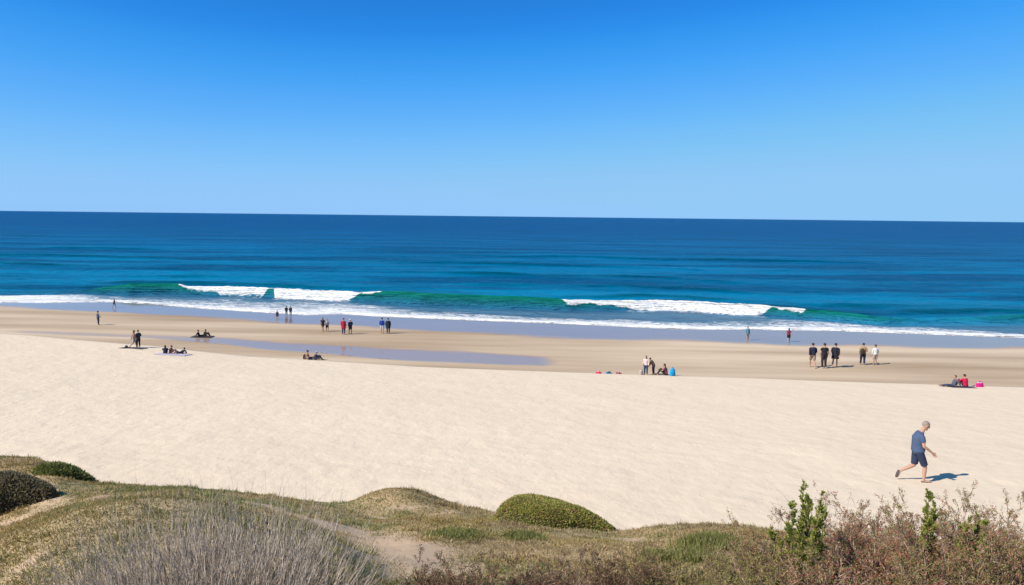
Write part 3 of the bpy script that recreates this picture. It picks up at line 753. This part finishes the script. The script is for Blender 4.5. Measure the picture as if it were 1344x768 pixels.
SITK = J(pelvis=(0, 0, .12), chest=(0, .03, .45), neck=(0, .09, .63), head=(0, .13, .79), shL=(-.18, .07, .58), shR=(.18, .07, .58), elL=(-.25, .22, .40), elR=(.25, .22, .40),
         wrL=(-.10, .42, .42), wrR=(.10, .42, .42), hiL=(-.09, .0, .12), hiR=(.09, .0, .12), knL=(-.13, .38, .44), knR=(.13, .38, .44), anL=(-.12, .58, .08), anR=(.12, .58, .08), toL=(-.12, .76, .04), toR=(.12, .76, .04))
SITL = J(pelvis=(0, 0, .12), chest=(0, -.10, .44), neck=(0, -.12, .62), head=(0, -.09, .79), shL=(-.18, -.12, .57), shR=(.18, -.12, .57), elL=(-.27, -.26, .34), elR=(.27, -.26, .34),
         wrL=(-.27, -.38, .08), wrR=(.27, -.38, .08), hiL=(-.09, .0, .11), hiR=(.09, .0, .11), knL=(-.13, .42, .20), knR=(.11, .44, .13), anL=(-.13, .82, .08), anR=(.12, .85, .07), toL=(-.15, .90, .20), toR=(.15, .93, .20))
RECL = J(pelvis=(0, 0, .11), chest=(0, -.26, .30), neck=(0, -.38, .43), head=(0, -.42, .58), shL=(-.18, -.36, .38), shR=(.18, -.36, .38), elL=(-.24, -.46, .08), elR=(.24, -.46, .08),
         wrL=(-.2, -.24, .07), wrR=(.2, -.24, .07), hiL=(-.09, .0, .10), hiR=(.09, .0, .10), knL=(-.12, .36, .34), knR=(.11, .43, .12), anL=(-.12, .62, .08), anR=(.12, .85, .07), toL=(-.12, .80, .05), toR=(.15, .93, .18))
HERO = J(pelvis=(0, -.17, .84), chest=(0, -.17, 1.16), neck=(0, -.10, 1.36), head=(0, -.02, 1.50), shL=(-.19, -.12, 1.29), shR=(.19, -.17, 1.29),
         elL=(-.26, -.16, 1.02), wrL=(-.22, -.04, .82), elR=(.24, -.13, 1.01), wrR=(.20, .10, .84),
         hiL=(-.09, -.17, .82), hiR=(.09, -.17, .82), knR=(.09, -.01, .44), anR=(.09, -.02, .08), toR=(.10, .15, .03),
         knL=(-.09, -.20, .42), anL=(-.09, -.52, .25), toL=(-.09, -.60, .08), look=.45)
def hand(S, el, wr, side, r=.0095, pend=None):
    el, wr = Vector(el), Vector(wr); d = (wr - el).normalized()
    d = (d + Vector((0, 0, -.25))).normalized()
    fw = Vector((0, 1, 0)); n = Vector((side, 0, 0)); n = (n - d * n.dot(d)).normalized(); w = d.cross(n).normalized()
    if w.y < 0: w = -w                       # towards the thumb
    palm = wr + d * .055
    S.loft([(wr - d * .01, w, n, .024, .018), (wr + d * .03, w, n, .036, .017), (wr + d * .085, w, n, .040, .015), (wr + d * .095, w, n, .034, .011)], 12)
    for k, (off, L) in enumerate(((.030, .070), (.010, .078), (-.011, .072), (-.031, .056))):
        a = wr + d * .080 + w * off; b = a + (d * .95 + w * off * 3) * L * .5 - n * .006; c = b + (d * .8 - n * .55) * L * .5
        S.chain([a, b, c], [r, r * .95, r * .8], seg=8)
    a = wr + d * .025 + w * .025; b = a + (w * .75 + d * .7) * .038; c = b + (w * .3 + d) * .03
    S.chain([a, b, c], [r * 1.25, r * 1.1, r * .9], seg=8)
def person(px, py, hpx, pose, yaw, label, shirt=None, sleeve='short', pants=None, plen='long', hair=(.05, .035, .025), hlen='short', skin=SKIN, hat=None, shoe=None,
           group='people on the beach', hero=False, scale=None, bare_torso=False, female=False, loc=None, dressy=False):
    p = cast(px, py) if loc is None else loc
    top = 1.75 if pose['head'][2] > 1.3 else pose['head'][2] + .12
    if hero: top = 1.63
    dist = math.hypot(p[1], 0) / pdir(px, py)[1] * abs(1.0)
    sc = (hpx / F * (p[1] / 1.0) * 1.0) / top if scale is None else scale
    sc = max(.62, min(1.2, sc * (1.08 if hero else 1.0)))
    vox = .0075 if hero else .012
    j = pose
    kk = .9 if female else 1.0
    S = Shape(); PZ = lambda n: Vector(j[n])
    pel, ch, nk, hd = PZ('pelvis'), PZ('chest'), PZ('neck'), PZ('head')
    rt = (PZ('hiR') - PZ('hiL')).normalized(); rts = (PZ('shR') - PZ('shL')).normalized()
    up1 = (ch - pel).normalized(); f1 = up1.cross(rt) * -1
    if f1.y < 0: f1 = -f1
    up2 = (nk - ch).normalized(); f2 = up2.cross(rts)
    if f2.y < 0: f2 = -f2
    shm = (PZ('shL') + PZ('shR')) / 2
    dp = .035 if hero else 0
    def torso(Sx, g, hipx=0.0, collar=True):
        rr = [(pel - up1 * .09, rt, f1, .125 + g, .095 + g), (pel, rt, f1, .165 + g + hipx, .115 + dp * .6 + g + hipx), (lerp(pel, ch, .45), rt, f1, .135 * kk + g + hipx, .105 + dp + g + hipx * .6),
              (ch, rts, f2, .165 * kk + g, .118 + dp + g), (lerp(ch, shm, .6), rts, f2, .172 * kk + g, .105 + g), (lerp(ch, shm, .95), rts, f2, .150 * kk + g, .085 + g), (lerp(ch, shm, 1.15), rts, f2, .11 * kk + g, .07 + g)]
        if collar: rr.append((lerp(shm, nk, .7), rts, f2, .062 + g * .5, .06 + g * .5))
        Sx.loft(rr, 20)
    torso(S, 0)
    hup = (hd - nk).normalized(); lk = j.get('look', 0)
    hf = Vector((0, math.cos(lk), -math.sin(lk))); hu = Vector((0, math.sin(lk), math.cos(lk)))
    HM = Matrix((Vector((1, 0, 0)), hf, hu)).transposed()
    S.chain([nk - up2 * .05, lerp(nk, hd, .6)], [.060 * kk, .052 * kk])
    S.ball(hd + hu * .02, .098, (.80, .98, 1.0), HM, 20, 14)
    S.ball(hd - hu * .045 + hf * .022, .068, (.86, .98, 1.0), HM)
    S.chain([hd + hf * .088 + hu * .01, hd + hf * .108 - hu * .022], [.008, .014], seg=8)
    S.ball(hd + hf * .085 - hu * .062, .016, (1.5, .7, .6), HM)           # lips
    S.ball(hd + hf * .078 - hu * .092, .02, (1.1, .8, .8), HM)            # chin
    S.ball(hd + hf * .075 + hu * .035, .02, (2.4, .7, .5), HM)            # brow
    for sx in (-1, 1):
        S.ball(hd + Vector((sx * .080, 0, 0)) - hf * .005, .026, (.4, .75, 1.2), HM)
    for sd_, sx in (('L', -1), ('R', 1)):
        sh, el, wr, hi, kn, an, to = (PZ(a + sd_) for a in ('sh', 'el', 'wr', 'hi', 'kn', 'an', 'to'))
        S.chain([sh - rts * sx * .05 - up2 * .02, lerp(sh, el, .4), el, lerp(el, wr, .3), wr], [.056 * kk, .047 * kk, .037 * kk, .039 * kk, .024], seg=12)
        hand(S, el, wr, -sx, .0095 if hero else .012)
        S.chain([hi, lerp(hi, kn, .4), kn, lerp(kn, an, .35), an], [.085, .078, .052, .054, .034], seg=14)
        fd = (to - an).normalized()
        heel = an - Vector((fd.x, fd.y, 0)) * .03 + Vector((0, 0, -.035)) if abs(fd.z) < .7 else an + Vector((0, -.03, -.02))
        S.chain([an, heel], [.033, .030]); S.chain([heel, lerp(heel, to, .55), to], [.03, .036, .024])
    body = S.build('person', cloth(skin, .6, 'skin'), vox, None, 3)
    parts = []
    g = .016
    if shirt is not None:
        S = Shape(); torso(S, g, .012 if not dressy else .03)
        if dressy: S.loft([(pel + up1 * .02, rt, f1, .19, .15), (pel - up1 * .30, rt, f1, .24, .19)], 20)
        for sd_, sx in (('L', -1), ('R', 1)):
            sh, el, wr = (PZ(a + sd_) for a in ('sh', 'el', 'wr'))
            if sleeve == 'long': S.chain([sh - rts * sx * .05 - up2 * .02, lerp(sh, el, .25), lerp(sh, el, .6), el, lerp(el, wr, .9)], [.062, .060, .056, .050, .040], (True, False))
            elif sleeve == 'short': S.chain([sh - rts * sx * .05 - up2 * .02, lerp(sh, el, .25), lerp(sh, el, .62)], [.064, .064, .062], (True, False))
        parts.append(S.build('shirt' if sleeve != 'long' else 'jacket', cloth(shirt), vox * .95, body, 4))
    if pants is not None:
        S = Shape(); S.loft([(pel - up1 * .10, rt, f1, .15, .115), (pel, rt, f1, .182, .132), (lerp(pel, ch, .25), rt, f1, .160, .126)], 18)
        for sd_ in 'LR':
            hi, kn, an = (PZ(a + sd_) for a in ('hi', 'kn', 'an'))
            if plen == 'long': S.chain([hi, lerp(hi, kn, .4), kn, lerp(kn, an, .9)], [.102, .096, .074, .060], (True, False))
            elif plen == 'knee': S.chain([hi, lerp(hi, kn, .4), lerp(hi, kn, .93)], [.104, .100, .084], (True, False))
            else: S.chain([hi, lerp(hi, kn, .55)], [.104, .098], (True, False))
        if plen == 'skirt': S.loft([(pel, rt, f1, .17, .13), (pel - up1 * .32, rt, f1, .25, .2)], 18)
        parts.append(S.build({'long': 'trousers', 'skirt': 'skirt'}.get(plen, 'shorts'), cloth(pants), vox * .95, body, 4))
    if hair is not None:
        S = Shape(); S.ball(hd + hu * .034 - hf * .014, .0965 if hero else .101, (.84, .96, .95), HM, 18, 12)
        if hlen == 'long': S.loft([(hd + hu * .03 - hf * .05, (1, 0, 0), hf, .075, .05), (hd - hu * .12 - hf * .07, (1, 0, 0), hf, .085, .04), (hd - hu * .26 - hf * .09, (1, 0, 0), hf, .06, .03)], 14)
        bm2 = S.bm
        o = S.build('hair', cloth(hair, .7, 'hair'), vox * .9, body, 2); parts.append(o)
        # keep the face clear
        CUTS.append((o, lambda c, hd=hd, hf=hf, hu=hu, hl=hlen: (c - hd).dot(hf) > .035 and (c - hd).dot(hu) < .055 or ((c - hd).dot(hu) < -.045 and hl != 'long')))
    if hat is not None:
        S = Shape(); S.ball(hd + hu * .05 - hf * .004, .106, (.86, .98, .85), HM, 18, 12)
        S.loft([(hd + hu * .060 + hf * .10, (1, 0, 0), hf, .07, .075), (hd + hu * .070 + hf * .10, (1, 0, 0), hf, .066, .07)], 14)
        o = S.build('cap', cloth(hat), vox * .9, body, 1); parts.append(o)
        CUTS.append((o, lambda c, hd=hd, hu=hu: (c - hd).dot(hu) < .035))
    if shoe is not None:
        for sd_ in 'LR':
            an, to = PZ('an' + sd_), PZ('to' + sd_); S = Shape()
            fd = (to - an).normalized()
            heel = an - Vector((fd.x, fd.y, 0)) * .03 + Vector((0, 0, -.035)) if abs(fd.z) < .7 else an + Vector((0, -.03, -.02))
            sole = Vector((0, 0, -.016)) if abs(fd.z) < .7 else Vector((0, -.03, 0))
            S.chain([heel + sole, lerp(heel, to, .55) + sole if False else Vector(lerp(heel, to, .55)) + sole, to + sole], [.034, .041, .03])
            parts.append(S.build('shoe', cloth(shoe, .6, 'shoe'), vox, body, 2))
    if hero:
        for sx in (-1, 1):
            S = Shape(); S.ball(hd + hf * .088 + hu * .012 + Vector((sx * .034, 0, 0)), .019, (1.15, .45, .8), HM)
            S.chain([hd + hf * .085 + hu * .014 + Vector((sx * .05, 0, 0)), hd + hu * .012 + Vector((sx * .082, 0, 0))], [.004, .004], seg=6)
            S.build('sunglasses', cloth((.02, .02, .025), .2, 'lens'), None, body)
    else:
        for sx in (-1, 1):
            S = Shape(); S.ball(hd + hf * .089 + hu * .012 + Vector((sx * .03, 0, 0)), .010, (1.2, .5, .7), HM, 8, 6)
            S.build('eye', cloth((.03, .02, .015), .3, 'eye'), None, body)
    bk = 1.0 if hero else 1.12
    body.scale = (sc * bk, sc * bk, sc); body.location = (p[0], p[1], p[2] - .004); body.rotation_euler = (0, 0, -R(yaw))
    tag(body, label, 'person', group)
    return body

BLK, NAVY, GREY = (.022, .022, .028), (.03, .04, .09), (.10, .11, .15)
GP = 'people on the beach'
# the walking man
hero = person(1211, 632, 78, HERO, 96, 'grey haired man in blue shirt and dark blue shorts walking over the dry sand', shirt=(.075, .115, .21), pants=(.032, .048, .095), plen='knee',
              hair=(.33, .27, .23), skin=(.55, .33, .24), shoe=(.10, .09, .09), hero=True)
# right trio
person(1066, 482.5, 33, WALK, 8, 'person in navy jacket and pale shorts, left one of three walkers in dark tops', shirt=(.025, .028, .06), sleeve='long', pants=(.35, .25, .2), plen='knee', shoe=(.6, .5, .4))
person(1081, 483.5, 34, STAND, -4, 'person all in black with long trousers, middle one of three walkers in dark tops', shirt=BLK, sleeve='short', pants=(.04, .03, .04), shoe=(.5, .4, .33))
person(1095.5, 482.5, 33, WALK2, 30, 'person in long black jacket with bare legs, right one of three walkers in dark tops', shirt=(.02, .022, .035), sleeve='long', dressy=True, hlen='short')
person(1132, 479, 29.5, STAND2, 15, 'person in tan shirt and navy trousers with a dark backpack', shirt=(.42, .30, .16), sleeve='long', pants=(.02, .03, .07))
person(1148, 479, 27.5, STAND, -10, 'person in loose white shirt and pale shorts beside the tan shirted walker', shirt=(.80, .80, .80), sleeve='long', pants=(.45, .36, .30), plen='knee', hat=(.12, .11, .13), shoe=(.08, .06, .05))
# centre right group
person(847.5, 492, 26, STAND2, -150, 'woman in pale pink top and dark blue trousers standing behind the berm edge', shirt=(.72, .58, .56), sleeve='long', pants=(.05, .07, .12), female=True, hlen='long', hair=(.10, .05, .035))
person(857.5, 492, 24.5, BEND, -60, 'person in brown top and dark purple trousers facing the woman in pink', shirt=(.13, .075, .05), sleeve='long', pants=(.05, .025, .06), hair=(.03, .02, .02))
person(874, 492.5, 15.5, SITK, -70, 'person in plum top with dark trousers sitting beside the bright blue backpack', shirt=(.22, .08, .14), sleeve='short', pants=(.03, .02, .03), female=True, hlen='long')
# water edge, right
person(981, 447, 19, STAND, 160, 'slim person in light blue standing on the wet sand at the water edge', shirt=(.12, .30, .42), sleeve='long', pants=(.35, .35, .42), plen='knee')
person(1035, 449, 18.5, WALK2, 20, 'person in dark red top and black shorts at the edge of the wet sand', shirt=(.20, .03, .06), sleeve='short', pants=(.03, .015, .03), plen='knee', female=True, hlen='long', shoe=(.8, .8, .8))
# centre pairs
person(424, 435.5, 19, WALK, 190, 'woman in black top with bare legs, left of the pair nearest the puddle', shirt=BLK, sleeve='short', pants=(.04, .02, .02), plen='short', female=True, hlen='long', skin=TAN)
person(429.5, 435, 16.5, WALK2, 170, 'shorter person in black and white, close behind the woman in black', shirt=(.5, .5, .52), sleeve='short', pants=BLK, plen='knee')
person(451, 439, 22, STAND, 10, 'person in long red jacket with dark trousers by the shore', shirt=(.42, .02, .05), sleeve='long', dressy=True, pants=(.06, .06, .12), hair=(.3, .04, .06))
person(460, 438.5, 20, STAND2, -40, 'person in navy jacket with a white cap beside the red jacket', shirt=NAVY, sleeve='long', pants=NAVY, plen='knee', hat=(.75, .75, .75))
person(501.5, 438, 21.5, STAND2, 15, 'person in bright blue top and pale shorts, left of a pair by the shore', shirt=(.02, .05, .32), sleeve='long', pants=(.55, .55, .62), plen='knee', hair=(.05, .05, .12))
person(509.5, 438, 21, STAND, -8, 'person in dark navy coat right of the bright blue top', shirt=(.025, .035, .06), sleeve='long', dressy=True, pants=(.03, .03, .05))
# in the swash
person(364, 420, 10.5, STAND, 0, 'small child in dark clothes on the wet sand at the water edge', shirt=(.06, .05, .08), sleeve='short', pants=(.12, .04, .06), plen='short')
person(376, 413.5, 12, STAND, 0, 'person in dark wetsuit standing in the foam, left of two', shirt=(.04, .04, .06), sleeve='long', pants=(.04, .04, .06), plen='long')
person(381.5, 414, 12.5, STAND, 0, 'person in dark wetsuit standing in the foam, right of two', shirt=(.05, .05, .07), sleeve='long', pants=(.05, .05, .07), plen='long')
person(150, 404, 12, WALK, 100, 'person in dark swimwear wading at the foam on the far left', shirt=(.08, .03, .04), sleeve='none', pants=(.08, .03, .04), plen='short', skin=TAN)
person(129, 426.5, 18.5, STAND2, 40, 'person in blue and navy clothes standing alone on the left of the beach', shirt=(.08, .12, .20), sleeve='long', pants=(.03, .05, .10), plen='long')
# left couple and sitters
person(175.5, 456, 23, WALK, 60, 'woman in patterned pink and grey clothes, left of a standing couple', shirt=(.38, .22, .20), sleeve='short', pants=(.50, .45, .44), plen='knee', female=True, hlen='long', hair=(.14, .07, .04))
person(182, 456, 23.5, STAND2, -60, 'person in black jacket over grey shirt, right of a standing couple', shirt=(.04, .04, .05), sleeve='long', pants=BLK, hair=(.13, .08, .05))
person(217, 464.5, 11.5, SITK, -20, 'person in black sitting upright, leftmost of three on a pale blanket', shirt=(.03, .03, .05), sleeve='long', pants=BLK, hlen='long')
person(223.5, 464.5, 11.5, SITK, 70, 'person in dark red sitting in the middle of three on a pale blanket', shirt=(.07, .03, .04), sleeve='short', pants=(.12, .05, .06), plen='knee')
person(237, 464.5, 9, RECL, -75, 'person in black and pink lounging, rightmost of three on a pale blanket', shirt=(.03, .03, .04), sleeve='long', pants=(.45, .28, .30), plen='long')
person(261.5, 442, 9.5, SITL, 75, 'person in black leaning back with legs out by the puddle, left of two', shirt=BLK, sleeve='long', pants=BLK)
person(268.5, 441.5, 9.5, SITK, 80, 'person in black with head raised by the puddle, right of two', shirt=(.06, .06, .07), sleeve='long', pants=BLK)
person(405.5, 472, 13, SITL, 70, 'bare chested tanned person with dark shorts sitting against a black bag', skin=TAN, pants=NAVY, plen='short')
person(414, 472.5, 11.5, SITK, 60, 'person in navy top and grey trousers with knees drawn up beside the bare chested sitter', shirt=NAVY, sleeve='long', pants=(.07, .08, .11), hat=(.5, .5, .52))
# right sitters
person(1251, 508, 16, SITL, -85, 'person in grey blue clothes sitting with legs stretched to the left', shirt=GREY, sleeve='long', pants=(.06, .07, .12))
person(1267, 508, 17, SITK, -15, 'person in bright red jacket sitting seen from behind', shirt=(.62, .015, .07), sleeve='long', pants=(.10, .03, .05), dressy=False)

# ------------------------------------------------------------------ bags, blankets
def backpack(px, py, hpx, rgb, label, strap=(.03, .03, .04), yaw=0, loc=None, s=None):
    p = cast(px, py) if loc is None else loc
    s = s or max(.5, hpx / F * p[1] / .52)
    S = Shape()
    S.loft([((0, 0, .0), (1, 0, 0), (0, 1, 0), .15, .10), ((0, 0, .05), (1, 0, 0), (0, 1, 0), .175, .12), ((0, .0, .30), (1, 0, 0), (0, 1, 0), .165, .11), ((0, .0, .44), (1, 0, 0), (0, 1, 0), .12, .085), ((0, 0, .50), (1, 0, 0), (0, 1, 0), .05, .045)], 20)
    b = S.build('backpack', cloth(rgb), .014, None, 3)
    S = Shape(); S.loft([((0, -.10, .06), (1, 0, 0), (0, 1, 0), .12, .06), ((0, -.11, .22), (1, 0, 0), (0, 1, 0), .11, .05), ((0, -.10, .25), (1, 0, 0), (0, 1, 0), .08, .04)], 16); S.build('pocket', cloth([v * .75 for v in rgb]), .012, b, 2)
    S = Shape(); S.chain([(-.03, 0, .49), (-.025, 0, .535), (.025, 0, .535), (.03, 0, .49)], [.01] * 4, seg=8); S.build('handle', cloth(strap), None, b)
    for sx in (-1, 1):
        S = Shape(); S.chain([(sx * .08, .09, .43), (sx * .10, .16, .32), (sx * .11, .14, .14), (sx * .12, .08, .05)], [.014] * 4, seg=8); S.build('strap', cloth(strap), None, b)
    b.location = (p[0], p[1], p[2] - .01); b.scale = (s,) * 3; b.rotation_euler = (0, 0, R(yaw)); tag(b, label, 'bag', 'bags on the sand'); return b
backpack(882.5, 493.5, 11.5, (.01, .36, .72), 'bright blue backpack standing beside the seated person in plum', strap=(.01, .15, .4))
backpack(400, 471.5, 7, (.02, .02, .025), 'black backpack behind the bare chested sitter')
def tote(px, py, hpx, rgb, rgb2, label, yaw=0, wide=1.0):
    p = cast(px, py); s = max(.6, hpx / F * p[1] / .40)
    S = Shape(); S.loft([((0, 0, 0), (1, 0, 0), (0, 1, 0), .20 * wide, .11), ((0, 0, .06), (1, 0, 0), (0, 1, 0), .24 * wide, .13), ((0, 0, .22), (1, 0, 0), (0, 1, 0), .22 * wide, .11), ((0, 0, .27), (1, 0, 0), (0, 1, 0), .19 * wide, .08)], 20)
    b = S.build('beach_bag', cloth(rgb), .014, None, 3)
    for sy in (-1, 1):
        S = Shape(); S.chain([(-.12 * wide, sy * .06, .24), (-.08 * wide, sy * .06, .36), (0, sy * .06, .40), (.08 * wide, sy * .06, .36), (.12 * wide, sy * .06, .24)], [.012] * 5, seg=8); S.build('handle', cloth(rgb), None, b)
    S = Shape(); S.ball((.02, 0, .28), .11, (1.2 * wide, .7, .6)); S.ball((-.07, .02, .27), .07, (1.2 * wide, .8, .7)); S.build('towel', cloth(rgb2), .014, b, 3)
    b.location = (p[0], p[1], p[2] - .01); b.scale = (s,) * 3; b.rotation_euler = (0, 0, R(yaw)); tag(b, label, 'bag', 'bags on the sand')
tote(1285.5, 508, 8.5, (.72, .02, .25), (.75, .6, .78), 'bright pink beach bag with a pale towel on top, right of the red jacket', 10, 1.15)
tote(841.5, 492, 8, (.50, .40, .36), (.7, .62, .6), 'pale beige bag left of the standing woman in pink', 40, .7)
tote(166, 457, 4.5, (.05, .05, .06), (.25, .25, .3), 'small dark bag on the left end of the dark mat', 20, .8)
tote(1277.5, 508, 4, (.22, .17, .2), (.5, .5, .5), 'tiny dark bag between the red jacket and the pink bag', 50, .6)
def bundle(px, py, wpx, hpx, rgb, rgb2, label):
    p = cast(px, py); s = wpx / F * p[1]; h = hpx / F * p[1]
    S = Shape(); r_ = random.Random(px)
    for k in range(7):
        S.ball((r_.uniform(-.32, .32) * s, r_.uniform(-.15, .15) * s, h * r_.uniform(.1, .35)), 1, (s * r_.uniform(.12, .24), s * r_.uniform(.1, .2), h * r_.uniform(.3, .6)))
    b = S.build('clothes_pile', cloth(rgb), .016, None, 2)
    S = Shape(); S.ball((.05 * s, 0, h * .62), 1, (s * .16, s * .12, h * .32)); S.ball((-.1 * s, .03, h * .5), 1, (s * .13, s * .1, h * .3)); S.build('folded_top', cloth(rgb2), .014, b, 2)
    b.location = tuple(p); tag(b, label, 'clothes', 'piles of clothes on the sand')
bundle(785.5, 490.5, 10, 4.2, (.72, .06, .14), (.75, .3, .35), 'pink and red pile of clothes, leftmost of three on the sand')
bundle(799.5, 490.5, 9, 3.6, (.05, .20, .42), (.03, .1, .2), 'blue pile of clothes, middle of three on the sand')
bundle(812, 490.8, 8, 3.4, (.30, .10, .12), (.6, .35, .38), 'dark red and pink pile of clothes, rightmost of three on the sand')
def blanket(px, py, w, l, rgb, label, yaw=0):
    p = cast(px, py); nx, ny = 26, 16
    X, Y = np.meshgrid(np.linspace(-w / 2, w / 2, nx), np.linspace(-l / 2, l / 2, ny), indexing='ij')
    ca, sa_ = math.cos(R(yaw)), math.sin(R(yaw)); Xr, Yr = X * ca - Y * sa_ + p[0], X * sa_ + Y * ca + p[1]
    Z = G(Xr, Yr) + .015 + .03 * fbm(Xr * 3, Yr * 3, 2)
    T = np.stack([Xr - p[0], Yr - p[1], Z - p[2]], -1).reshape(-1, 3)
    o = mesh_from('blanket', T, gridfaces(nx, ny), [cloth(rgb)]); o.location = tuple(p)
    m = o.modifiers.new('thick', 'SOLIDIFY'); m.thickness = .012; m.offset = 1
    tag(o, label, 'blanket', 'blankets on the sand')
blanket(227, 465.4, 2.5, 1.3, (.62, .55, .68), 'pale lilac blanket under the three sitters on the left', -4)
blanket(175, 456.8, 1.9, 1.0, (.10, .08, .10), 'dark mat under the standing couple on the left', -3)
blanket(266, 442.4, 2.0, .9, (.05, .045, .05), 'black mat under the pair lying by the puddle', -3)
blanket(1262, 508.3, 1.6, .9, (.09, .07, .13), 'dark purple blanket under the red jacket and the grey blue sitter', -3)
# backpack worn by the tan shirted walker stays its own thing
pt = cast(1132, 479)
backpack(0, 0, 0, (.05, .045, .03), 'dark backpack worn by the person in the tan shirt', loc=pt + np.array([-.13, -.16, .90]), s=.95, yaw=-15)

# bake the fused body and clothing surfaces
dg = bpy.context.evaluated_depsgraph_get()
for o in PEND:
    me2 = bpy.data.meshes.new_from_object(o.evaluated_get(dg)); old = o.data; nm = old.name
    mt = old.materials[0]; o.modifiers.clear(); o.data = me2
    me2.materials.clear(); me2.materials.append(mt)
for o, f in CUTS:
    b = bmesh.new(); b.from_mesh(o.data); bmesh.ops.delete(b, geom=[v for v in b.verts if f(v.co)], context='VERTS'); b.to_mesh(o.data); b.free()
